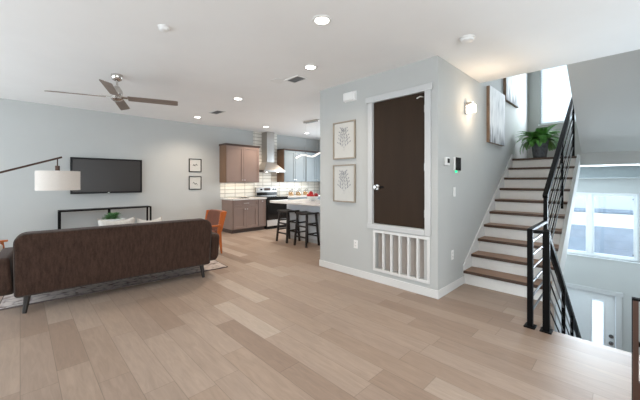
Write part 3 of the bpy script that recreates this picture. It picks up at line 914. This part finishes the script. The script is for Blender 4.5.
# armchairs; local: seat faces +x
def armchair(label, loc, rz):
    t = thing('armchair', label, 'chair', loc, rz, 'orange wooden armchairs around the rug')
    bm = bmesh.new()
    bm_box(bm, -.26, .27, -.25, .25, .33, .43); obj('seat_cushion', bm, M['leather'], t, bevel=.03)
    bm = bmesh.new(); bm_prism(bm, rounded(-.265, .265, .41, .80, (.02, .02, .08, .08), 5), 0, -.284, -.225)
    for v in bm.verts: v.co.x -= .11 * (v.co.z - .42) / .4
    obj('backrest', bm, [M['leather']], t, bevel=.018)
    bm = bmesh.new(); bm_prism(bm, rounded(-.266, .266, .40, .79, (.02, .02, .08, .08), 5), 0, -.345, -.285)
    for v in bm.verts: v.co.x -= .11 * (v.co.z - .42) / .4
    obj('back_shell', bm, M['orange'], t, bevel=.005)
    for s in (-1, 1):
        bm = bmesh.new(); bm_tube(bm, [(.30, s * .27, 0), (.24, s * .30, .3), (.21, s * .322, .535)], .02, 12, radii=[.014, .022, .019]); obj('leg', bm, M['orange'], t)
        bm = bmesh.new(); bm_prism(bm, [(-.335, 0), (-.31, 0), (-.235, .42), (-.30, .785), (-.43, .785), (-.315, .40)], 1, s * .285 - .014, s * .285 + .014); obj('leg', bm, M['orange'], t, bevel=.006, bseg=2)
        bm = bmesh.new(); bm_bar(bm, (-.30, s * .325, .535), (.27, s * .325, .545), .05, .028); obj('armrest', bm, M['orange'], t, bevel=.01)
        bm = bmesh.new(); bm_bar(bm, (-.31, s * .25, .32), (.24, s * .25, .34), .03, .05); obj('seat_rail', bm, M['orange'], t)
    return t
a1 = armchair('orange wooden armchair with brown leather at the right end of the sofa', (2.38, 5.68, .013), PI + .02)
copy_tree(a1, (-.42, 5.72, .013), -.1, 'orange wooden armchair at the far left edge behind the sofa')
ch = bmesh.new(); bm_box(ch, -.2, .2, -.2, .2, 0, .1)
o = obj('seat_pad', ch, M['cushion'], bevel=.035); o.location = (-.38, 5.72, .445); o.rotation_euler = (0, 0, -.1)
tag(o, 'white seat pad on the armchair at the far left edge', 'cushion')

# arc floor lamp
fl = thing('floor_lamp', 'arc floor lamp with a white drum shade hanging over the sofa', 'lamp', (-.98, 4.62, 0))
bm = bmesh.new(); bm_lathe(bm, [(0, 0), (.16, 0), (.16, .02), (.03, .035), (0, .035)], 28); obj('base', bm, M['bronze'], fl)
bm = bmesh.new(); bm_tube(bm, [(0, 0, .03), (0, 0, 1.19)], .013, 12); obj('pole', bm, M['bronze'], fl)
bm = bmesh.new(); bm_tube(bm, [(-.25, -.0, 1.06), (0, -.0, 1.155), (1.325, -.02, 1.655)], .011, 10); obj('arm', bm, M['bronze'], fl)
bm = bmesh.new(); bm_tube(bm, [(1.285, -.02, 1.64), (1.285, -.02, 1.55)], .006, 8); bm_tube(bm, [(1.285, -.02, 1.555), (1.285, -.02, 1.50)], .022, 14); obj('socket', bm, M['bronze'], fl)
bm = bmesh.new()
rs = .199
for (a, b_) in ((rs, rs - .005),):
    bm_lathe(bm, [(a, 1.275), (a, 1.493), (b_, 1.493), (b_, 1.275), (a, 1.275)], 48, (1.293, -.02, 0))
sh = obj('lamp_shade', bm, M['shade'], fl, label='white drum shade')
bm = bmesh.new(); bm_lathe(bm, [(0, 1.478), (rs - .006, 1.478), (rs - .006, 1.48), (0, 1.48)], 32, (1.293, -.02, 0)); obj('shade_diffuser', bm, M['shade'], sh)

# ------------------------------------------------------------------ kitchen
def shaker(name, bmw, x0, x1, z0, z1, y, m, parent, rail=.06):
    """shaker front facing -y at plane y"""
    bm = bmesh.new()
    bm_box(bm, x0, x1, y, y + .012, z0, z1)
    bm_box(bm, x0, x1, y - .016, y, z1 - rail, z1); bm_box(bm, x0, x1, y - .016, y, z0, z0 + rail)
    bm_box(bm, x0, x0 + rail, y - .016, y, z0 + rail, z1 - rail); bm_box(bm, x1 - rail, x1, y - .016, y, z0 + rail, z1 - rail)
    return obj(name, bm, m, parent, smooth=False)
def knob(parent, x, y, z):
    bm = bmesh.new(); bm_tube(bm, [(x, y, z), (x, y - .014, z)], .006, 10); bm_tube(bm, [(x, y - .014, z), (x, y - .026, z)], .014, 14)
    obj('knob', bm, M['silver'], parent)
def pull(parent, x, y, z, w=.14):
    bm = bmesh.new()
    bm_tube(bm, [(x - w / 2, y - .028, z), (x + w / 2, y - .028, z)], .006, 10)
    for s in (-1, 1): bm_tube(bm, [(x + s * (w / 2 - .015), y, z), (x + s * (w / 2 - .015), y - .028, z)], .005, 8)
    obj('handle', bm, M['silver'], parent)

c1 = thing('base_cabinet', 'taupe base cabinet with one drawer over two doors beside the range', 'cabinet', (3.95, 7.25, 0))
box('body', 0, .76, .012, .595, .1, .87, M['cab'], c1, smooth=False)
box('end_panel', -.012, 0, .0, .595, .1, .87, M['cab'], c1, smooth=False)
box('toe_kick', 0.0, .76, .07, .595, 0, .1, M['toe'], c1, smooth=False)
dr = shaker('drawer', None, .012, .748, .70, .86, 0, M['cab'], c1, .035); pull(dr, .38, -.008, .785, .16)
for k in range(2):
    x0 = .012 + k * .37
    dd = shaker('door', None, x0, x0 + .364, .12, .685, 0, M['cab'], c1); knob(dd, x0 + (.335 if k == 0 else .03), -.008, .63)
c2 = thing('base_cabinet', 'narrow taupe base cabinet squeezed between the drawers and the range', 'cabinet', (4.715, 7.25, 0))
box('body', 0, .255, .012, .595, .1, .87, M['cab'], c2, smooth=False); box('toe_kick', 0, .255, .07, .595, 0, .1, M['toe'], c2, smooth=False)
dd = shaker('door', None, .008, .247, .12, .86, 0, M['cab'], c2, .045); knob(dd, .13, -.008, .815)
wt = box('worktop', 0, 1.052, -.03, .6, 0, .04, M['quartz'], bevel=.004); wt.location = (3.93, 7.247, .871)
tag(wt, 'white worktop on the taupe base cabinets left of the range', 'worktop')

u1 = thing('wall_cabinet', 'taupe two door wall cabinet left of the steel hood', 'cabinet', (3.885, 7.5, 1.335))
box('body', 0, 1.03, .012, .345, 0, 1.0, M['cab'], u1, smooth=False)
box('end_panel', -.012, 0, 0, .345, 0, 1.0, M['cabend'], u1, smooth=False)
for k in range(2):
    x0 = .012 + k * .507
    dd = shaker('door', None, x0, x0 + .5, .02, .985, 0, M['cab'], u1); knob(dd, x0 + (.47 if k == 0 else .03), -.008, .07)
bm = bmesh.new(); bm_prism(bm, [(-.035, 1.045), (-.035, 1.03), (-.01, 1.0), (.345, 1.0), (.345, 1.045)], 0, -.03, 1.05); obj('crown', bm, M['toe'], u1, smooth=False)

def wall_cab(x, n, w, label, end, off=0.0):
    u = thing('wall_cabinet', label, 'cabinet', (x, 7.5, 1.36))
    tot = n * w
    box('body', 0, tot, .012, .345, 0, .98, M['cabgrey'], u, smooth=False)
    if end: box('end_panel', -.014, 0, 0, .345, -.01, 1.0, M['cabend'], u, smooth=False, label='warm brown side panel')
    for k in range(n):
        dd = shaker('door', None, k * w + .006, (k + 1) * w - .006, .012, .965, 0, M['cabgrey'], u)
        knob(dd, k * w + (w - .035 if k % 2 == 0 else .035), -.008, .06)
    bm = bmesh.new(); bm_prism(bm, [(-.03, 1.02), (-.03, 1.01), (-.008, .98), (.345, .98), (.345, 1.02)], 0, -.014, tot); obj('crown', bm, M['toe'], u, smooth=False)
wall_cab(5.815, 2, .44, 'grey two door wall cabinet with a brown side, right of the hood', True)
wall_cab(6.73, 2, .455, 'grey two door wall cabinet partly hidden by the hall wall', False)

# range hood
h = thing('range_hood', 'stainless steel chimney range hood over the range', 'range hood', (5.36, 7.84, 1.64))
bm = bmesh.new(); bm_box(bm, -.135, .135, -.28, 0, .30, 1.205); obj('chimney', bm, M['steel'], h, bevel=.003, bseg=1)
bm = bmesh.new()
lo = [(-.38, -.5, .055), (.38, -.5, .055), (.38, 0, .055), (-.38, 0, .055)]; hi = [(-.135, -.28, .30), (.135, -.28, .30), (.135, 0, .30), (-.135, 0, .30)]
l = [bm.verts.new(p) for p in lo]; u = [bm.verts.new(p) for p in hi]
bm.faces.new(l); bm.faces.new(u)
for k in range(4): bm.faces.new((l[k], l[(k + 1) % 4], u[(k + 1) % 4], u[k]))
obj('canopy', bm, M['steel'], h, smooth=False)
bm = bmesh.new(); bm_box(bm, -.38, .38, -.5, 0, 0, .055); obj('rim', bm, M['steel'], h, bevel=.003, bseg=1)
for s in (-1, 1):
    bm = bmesh.new(); bm_tube(bm, [(s * .2, -.36, .0), (s * .2, -.36, -.004)], .03, 16); obj('lamp', bm, M['lampon'], h, label='lit hood lamp')
area('hood_lamp', (5.36, 7.5, 1.62), (0, 0, 0), .5, .1, 3.5, (1, .87, .68))
# lamps under the wall cabinets
area('under_cabinet_lamp', (4.4, 7.7, 1.325), (0, 0, 0), .9, .04, 3.2, (1, .84, .62))
area('under_cabinet_lamp', (6.4, 7.7, 1.35), (0, 0, 0), 1.2, .04, 3.5, (1, .9, .75))

# range
rn = thing('range', 'stainless kitchen range with black oven glass below the hood', 'range', (4.985, 7.2, 0))
box('body', 0, .755, .03, .64, .08, .905, M['dark'], rn, smooth=False)
box('cooktop', 0, .755, .0, .56, .905, .925, M['ovenglass'], rn, bevel=.004)
bg_ = box('backguard', 0, .755, .56, .64, .925, 1.19, M['steel'], rn, bevel=.01)
box('control_panel', .01, .745, .552, .56, .945, 1.04, M['ovenglass'], bg_)
box('display', .28, .50, .552, .56, 1.09, 1.165, M['walnut'], bg_)
for x in (.08, .17, .60, .69):
    bm = bmesh.new(); bm_tube(bm, [(x, .56, 1.125), (x, .53, 1.125)], .024, 14); obj('knob', bm, M['plastic'] if x < .1 else M['ovenglass'], bg_)
od = box('oven_door', .01, .745, .0, .03, .27, .88, M['ovenglass'], rn, bevel=.004)
box('oven_window', .02, .735, -.006, 0, .28, .86, M['ovenglass'], od)
bm = bmesh.new(); bm_tube(bm, [(.06, -.05, .82), (.695, -.05, .82)], .014, 12)
for x in (.09, .665): bm_tube(bm, [(x, 0, .82), (x, -.05, .82)], .01, 10)
obj('handle', bm, M['silver'], od)
box('storage_drawer', .01, .745, .0, .03, .09, .262, M['enamel'], rn, bevel=.004)
box('foot_rail', .03, .725, .06, .6, 0, .08, M['dark'], rn)

# right base run, worktop
c3 = thing('base_cabinet', 'grey base cabinet run right of the range behind the island', 'cabinet', (5.75, 7.25, 0))
box('body', 0, 1.88, .012, .595, .1, .87, M['cabgrey'], c3, smooth=False); box('toe_kick', 0, 1.88, .07, .595, 0, .1, M['toe'], c3, smooth=False)
for k in range(4):
    dd = shaker('door', None, .01 + k * .467, .465 + k * .467, .12, .86, 0, M['cabgrey'], c3); knob(dd, .05 + k * .47, -.008, .8)
wt2 = box('worktop', 0, 1.88, -.03, .595, 0, .04, M['quartz'], bevel=.004); wt2.location = (5.75, 7.246, .871)
tag(wt2, 'white worktop right of the range carrying the glass jars', 'worktop')

# island
il = thing('kitchen_island', 'white kitchen island base behind the two black stools', 'island', (5.02, 4.95, 0))
box('body', -.40, .40, -1.38, .90, .09, .868, M['island'], il, smooth=False)
box('toe_kick', -.36, .36, -1.34, .86, 0, .09, M['trim'], il, smooth=False)
for k in range(3):
    y0 = -1.36 + k * .755
    bm = bmesh.new(); bm_box(bm, -.41, -.40, y0, y0 + .735, .12, .85); obj('panel', bm, M['island'], il, bevel=.003, bseg=1)
it = box('island_worktop', -.60, .60, -1.40, 1.03, 0, .042, M['quartz'], bevel=.004); it.location = (4.86, 4.95, .869); it.rotation_euler = (0, 0, math.radians(5.0))
tag(it, 'white quartz worktop of the kitchen island', 'worktop')

# stools
def stool(label, loc, rz):
    t = thing('bar_stool', label, 'stool', loc, rz, 'black wooden stools at the island')
    bm = bmesh.new()
    n = 12
    rows = []
    for j in range(2):
        for i in range(n + 1):
            pass
    xs = [(-.205 + .41 * i / n) for i in range(n + 1)]
    top = [(x, .695 + .022 * (x / .205) ** 2) for x in xs]
    poly = top + [(x, z - .035) for (x, z) in top[::-1]]
    bm_prism(bm, [(p[0], p[1]) for p in poly], 0, -.17, .17)
    obj('seat', bm, M['blackwood'], t, bevel=.006, bseg=2)
    tp, bt = .13, .185
    P = {}
    for sx in (-1, 1):
        for sy in (-1, 1):
            a = Vector((sx * tp, sy * (tp + .02), .67)); b2 = Vector((sx * bt, sy * bt, 0)); P[sx, sy] = (a, b2)
            bm = bmesh.new(); bm_bar(bm, a, b2, .04, .04, up=(0, 1, 0)); obj('leg', bm, M['blackwood'], t, bevel=.004, bseg=1)
    def at(k, z):
        a, b2 = P[k]; return b2 + (a - b2) * (z / .67)
    for sx in (-1, 1):
        for z in (.2, .42):
            bm = bmesh.new(); bm_bar(bm, at((sx, -1), z), at((sx, 1), z), .02, .03); obj('stretcher', bm, M['blackwood'], t)
    for sy in (-1, 1):
        for z in (.27, .48):
            bm = bmesh.new(); bm_bar(bm, at((-1, sy), z), at((1, sy), z), .02, .03); obj('stretcher', bm, M['blackwood'], t)
    return t
s1 = stool('black wooden stool nearer the range, left of the pair at the island', (4.40, 5.52, 0), 0)
copy_tree(s1, (4.39, 4.87, 0), 0, 'black wooden stool nearer the hall wall, right of the pair at the island')

# fruit bowl with apples
bw = bmesh.new(); bm_lathe(bw, [(0, 0), (.06, 0), (.065, .012), (.125, .05), (.155, .105), (.148, .105), (.118, .055), (.05, .02), (0, .018)], 32)
o = obj('fruit_bowl', bw, M['ceramic']); o.location = (5.0, 5.34, .9115)
tag(o, 'white bowl of red apples on the kitchen island', 'bowl')
bm = bmesh.new(); bm_lathe(bm, [(0, .0), (.02, -.004), (.04, .013), (.049, .042), (.043, .07), (.021, .084), (.007, .077), (0, .07)], 18)
ap = obj('apple', bm, M['apple'])
first = True
for k, (x, y, z, s) in enumerate(((0, 0, .058, 'red apple at the bottom middle of the fruit bowl'), (.09, -.01, .115, 'red apple at the right back of the fruit bowl'), (-.045, .08, .115, 'red apple at the left side of the fruit bowl'), (-.05, -.08, .115, 'red apple at the right front of the fruit bowl'), (.01, .0, .19, 'red apple on top of the pile in the fruit bowl'))):
    a_ = ap if k == 0 else ap.copy()
    if k: COL.objects.link(a_)
    a_.location = (5.0 + x, 5.34 + y, .9115 + z - .04 + (0 if k else .004)); a_.rotation_euler = (.3 * k, .2, k); a_.scale = (1.18, 1.18, 1.18)
    tag(a_, s, 'apple', 'red apples in the fruit bowl')
bm = bmesh.new(); bm_tube(bm, [(0, 0, .07), (.004, 0, .098)], .003, 6)
stem = obj('stem', bm, M['toe'], ap)
for o in [o for o in COL.objects if o.name.startswith('apple.')]:
    c_ = stem.copy(); COL.objects.link(c_); c_.parent = o

# jars
def jar(x, label):
    t = thing('glass_jar', label, 'jar', (x, 7.5, .9115), 0, 'glass jars on the right worktop')
    bm = bmesh.new(); bm_lathe(bm, [(0, 0.002), (.075, .002), (.088, .03), (.088, .12), (.06, .155), (.055, .155), (.082, .118), (.082, .03), (.07, .008), (0, .008)], 26); obj('glass', bm, M['jarglass'], t)
    bm = bmesh.new(); bm_lathe(bm, [(0, .01), (.07, .01), (.08, .03), (.08, .115), (0, .12)], 24); obj('contents', bm, M['jarfill'], t, label='amber dry pasta')
    bm = bmesh.new(); bm_lathe(bm, [(0, .157), (.062, .157), (.062, .172), (.03, .182), (0, .182)], 24); obj('lid', bm, M['steel'], t)
    bm = bmesh.new(); bm_tube(bm, [(.062, 0, .15), (.085, 0, .18), (.06, 0, .215), (.02, 0, .21), (0, 0, .18)], .007, 8); obj('clasp', bm, M['dark'], t)
jar(6.09, 'amber filled glass jar nearest the range on the right worktop')
jar(6.40, 'amber filled glass jar in the middle of the three')
jar(6.71, 'amber filled glass jar behind the fruit bowl')

# tray of cutlery on left worktop
tr = thing('serving_dish', 'shallow silver dish on the worktop left of the range', 'dish', (4.42, 7.50, .9115))
bm = bmesh.new(); bm_lathe(bm, [(0, .004), (.10, .004), (.15, .022), (.155, .022), (.105, 0), (0, 0)], 28)
for v in bm.verts: v.co.x *= 1.25
obj('plate', bm, M['silver'], tr)
for k in range(2):
    bm = bmesh.new(); bm_lathe(bm, [(0, 0), (.035, .01), (.05, .03), (.03, .045), (0, .048)], 16, (-.05 + .1 * k, 0, .005)); obj('napkin', bm, M['cushion'], tr)

# pendant over the island
pd = thing('pendant_light', 'wavy white LED pendant hanging over the kitchen island', 'pendant light', (5.06, 5.45, ZC))
bm = bmesh.new(); bm_box(bm, -.055, .055, -.24, .24, -.035, 0); obj('canopy', bm, M['nickel'], pd, bevel=.004, bseg=1)
for y in (-.2, .2):
    bm = bmesh.new(); bm_tube(bm, [(0, y, -.03), (0, y, -.80)], .002, 6); obj('cable', bm, M['silver'], pd)
pts = []
N_ = 44
bm = bmesh.new()
prev = None
for k in range(N_ + 1):
    y = .54 - 1.4 * k / N_
    z = -.855 + .028 * math.sin((.54 - y) * 2 * PI / .62 - .9) + .02 * (.54 - y)
    x = .03 * math.cos(y * 2 * PI / .9)
    cur = [bm.verts.new((x - .02, y, z - .015)), bm.verts.new((x + .02, y, z - .015)), bm.verts.new((x + .02, y, z + .015)), bm.verts.new((x - .02, y, z + .015))]
    if prev:
        for q in range(4): bm.faces.new((prev[q], prev[(q + 1) % 4], cur[(q + 1) % 4], cur[q]))
    else: bm.faces.new(cur)
    prev = cur
bm.faces.new(prev)
obj('led_ribbon', bm, M['ledribbon'], pd, label='glowing wavy ribbon')

# ------------------------------------------------------------------ hall wall pieces
def sprig(bm, seed, h):
    rnd = random.Random(seed)
    def quad(c, d, L, w):
        s = Vector((0, -d.z, d.y)); p = [c, c + d * L * .5 + s * w, c + d * L, c + d * L * .5 - s * w]
        bm.faces.new([bm.verts.new(q) for q in p])
    def stem(p0, p1):
        d = (p1 - p0).normalized(); s = Vector((0, -d.z, d.y)) * .0016
        bm.faces.new([bm.verts.new(q) for q in (p0 + s, p1 + s, p1 - s, p0 - s)])
    base = Vector((0, .0, -h / 2)); top = Vector((0, .015, h / 2))
    stem(base, top)
    for k in range(5):
        t = .16 + .16 * k; c = base.lerp(top, t)
        for s in (-1, 1):
            e = c + Vector((0, s * (.105 - .013 * k), .075))
            stem(c, e)
            for q in range(4):
                cc = c.lerp(e, .3 + .23 * q); a = rnd.uniform(.3, 1.2) * s * (1 if q % 2 else -.2)
                quad(cc, Vector((0, math.sin(a), math.cos(a))), .042, .010)
    for q in range(4):
        cc = base.lerp(top, .85 + .05 * q); a = .6 * (1 if q % 2 else -1)
        quad(cc, Vector((0, math.sin(a), math.cos(a))), .04, .009)
def botanical(zc, label, seed):
    t = thing('botanical_print', label, 'picture', (3.485, 3.014, zc), 0, 'framed leaf prints on the hall wall')
    bm = bmesh.new(); ring(bm, -.03, 0, -.218, .218, -.282, .282, .02); obj('frame', bm, M['framewood'], t, bevel=.002, bseg=1)
    pr = box('print', -.014, -.004, -.198, .198, -.262, .262, M['paper'], t, smooth=False)
    bm = bmesh.new(); sprig(bm, seed, .33)
    for v in bm.verts: v.co.x = -.0152
    obj('leaf_drawing', bm, M['ink'], pr, label='grey leaf sprig drawing')
botanical(1.992, 'upper framed grey leaf print beside the dark closet door', 3)
botanical(1.345, 'lower framed grey leaf print beside the dark closet door', 11)
cb = thing('door_chime', 'white door chime box high on the hall wall above the leaf prints', 'door chime', (3.485, 2.905, 2.625))
box('cover', -.05, 0, -.11, .11, -.065, .065, M['plastic'], cb, bevel=.02)
box('back_plate', -.012, 0, -.122, .10, -.072, .072, M['plastic'], cb, bevel=.005)

def outlet(name, axis, loc, label, switch=False):
    t = thing(name, label, 'light switch' if switch else 'outlet', loc, 0 if axis == 0 else PI / 2, None)
    # local: facing -x
    bm = bmesh.new(); bm_box(bm, -.006, 0, -.037, .037, -.06, .06); obj('cover_plate', bm, M['plastic'], t, bevel=.003, bseg=2)
    if switch:
        bm = bmesh.new(); bm_box(bm, -.011, -.006, -.016, .016, -.034, .034, Matrix.Rotation(.08, 3, 'Y')); obj('rocker', bm, M['plastic'], t)
    else:
        for z in (-.024, .024):
            bm = bmesh.new(); bm_box(bm, -.008, -.006, -.016, .016, z - .017, z + .017)
            s = obj('socket', bm, M['plastic'], t, bevel=.004, bseg=2)
            bm = bmesh.new()
            for y in (-.007, .007): bm_box(bm, -.0085, -.008, y - .0015, y + .0015, z - .006, z + .008)
            obj('slots', bm, M['dark'], s)
outlet('wall_outlet', 0, (3.485, 2.80, .46), 'white wall outlet low on the hall wall left of the grille')
outlet('wall_outlet', 1, (3.9, 1.58, .445), 'white wall outlet low on the wall beside the first stair step')
outlet('light_switch', 1, (3.963, 1.58, 1.24), 'white light switch below the security keypad', True)
tm = thing('thermostat', 'small white thermostat with a dark screen beside the dark keypad', 'thermostat', (3.72, 1.58, 1.62), PI / 2)
box('body', -.022, 0, -.062, .062, -.05, .05, M['plastic'], tm, bevel=.008); box('screen', -.024, -.022, -.05, .012, -.02, .036, M['dark'], tm)
kp = thing('security_keypad', 'dark screened security keypad with a green light on the stair wall', 'keypad', (4.03, 1.58, 1.60), PI / 2)
box('body', -.018, 0, -.105, .105, -.085, .085, M['plastic'], kp, bevel=.008); box('screen', -.021, -.018, -.104, .066, -.084, .084, M['ovenglass'], kp, label='black glossy screen')
box('status_light', -.016, -.004, .01, .045, -.11, -.086, M['green'], kp, label='green status light')

# sconce
so = thing('wall_sconce', 'lit wall sconce with a clear glass block on the stair wall', 'wall lamp', (4.36, 1.58, 2.37), PI / 2)
box('back_plate', -.02, 0, -.05, .05, -.07, .075, M['nickel'], so, bevel=.004)
box('arm', -.09, -.02, -.03, .03, .05, .08, M['nickel'], so, bevel=.003)
bm = bmesh.new(); bm_box(bm, -.12, -.04, -.04, .04, -.06, .045); obj('glass_block', bm, M['bulb'], so, bevel=.008, label='glowing glass block')
pl = bpy.data.lights.new('sconce_glow', 'POINT'); pl.energy = 13; pl.color = (1, .76, .52); pl.shadow_soft_size = .05
po = bpy.data.objects.new('sconce_glow', pl); COL.objects.link(po); po.location = (4.40, 1.36, 2.36)

# canvases
def canvas(x0, x1, z0, z1, label, seed):
    t = thing('canvas_painting', label, 'painting', ((x0 + x1) / 2, 1.58, z0), 0, 'white abstract canvases up the stair wall')
    w = (x1 - x0) / 2; hh = z1 - z0
    bm = bmesh.new(); ringy(bm, -w, w, -.046, 0, 0, hh, .018); obj('frame', bm, M['canvasside'], t, label='raw brown wooden edge')
    box('canvas', -w, w, -.052, -.046, 0, hh, canvas_mat('painted_canvas', 0.0, seed), t, smooth=False)
canvas(5.215, 6.026, 1.99, 2.87, 'larger white abstract canvas with grey drips, lower on the stair wall', 1.3)
canvas(6.12, 6.98, 2.82, 3.8, 'upper white abstract canvas cut off by the ceiling edge', 4.1)

# ------------------------------------------------------------------ fern on the landing
fn = thing('potted_fern', 'green fern in a dark slate pot on the stair landing', 'plant', (6.9, 1.18, 1.8))
bm = bmesh.new(); bm_lathe(bm, [(0, 0), (.09, 0), (.105, .02), (.138, .32), (.148, .325), (.148, .36), (.132, .36), (.125, .31), (0, .31)], 24)
obj('pot', bm, M['pot'], fn, label='dark textured slate pot')
bm = bmesh.new(); bm_lathe(bm, [(0, .322), (.126, .322), (.126, .314), (0, .314)], 20); obj('soil', bm, M['soil'], fn)
bm = bmesh.new()
rnd = random.Random(5)
for k in range(78):
    az = k * 2.399 + rnd.uniform(-.2, .2)
    el = rnd.uniform(.25, 1.42); L = rnd.uniform(.27, .44)
    h = Vector((math.cos(az), math.sin(az), 0)); p = Vector((0, 0, .325)) + h * .05
    pts = [p.copy()]; e = el
    n = 20
    for i in range(n):
        d = h * math.cos(e) + Vector((0, 0, math.sin(e)))
        p = p + d * L / n; pts.append(p.copy()); e -= (2.3 / n) * (1.0 - .35 * (el / 1.42))
    bm_tube(bm, pts, .003, 5, radii=[.0036 - .0026 * i / n for i in range(n + 1)])
    for i in range(2, n + 1):
        t = i / n; c = pts[i]; d = (pts[i] - pts[i - 1]).normalized()
        side = d.cross(Vector((0, 0, 1))).normalized(); up = side.cross(d)
        ln = .07 * math.sin(PI * min(1, .14 + .84 * t)) + .012
        for s_ in (-1, 1):
            leaf(bm, c, side * s_ + d * .45 + up * .1, ln, .017, up=up, curl=.12)
obj('foliage', bm, M['plant'], fn)

# ------------------------------------------------------------------ narrow table at the right edge
nt_ = thing('wooden_frame', 'brown wooden stand with a black edge cut off by the right edge of the photo', 'stand', (2.36, -.006, 0))
for y0 in (-.46, -.026):
    pst = box('post', 0, .03, y0, y0 + .022, 0, .735, M['walnut'], nt_)
    box('edge', 0.0, .031, y0 + (.0225 if y0 > -.1 else -.0045), y0 + (.0265 if y0 > -.1 else -.0005), 0, .735, M['blackmetal'], pst, label='black metal edge')
box('top_rail', 0, .03, -.464, .0005, .735, .747, M['blackmetal'], nt_)
box('cross_rail', .004, .026, -.438, -.026, .49, .512, M['blackmetal'], nt_)
box('bottom_rail', .004, .026, -.438, -.026, .20, .30, M['walnut'], nt_)
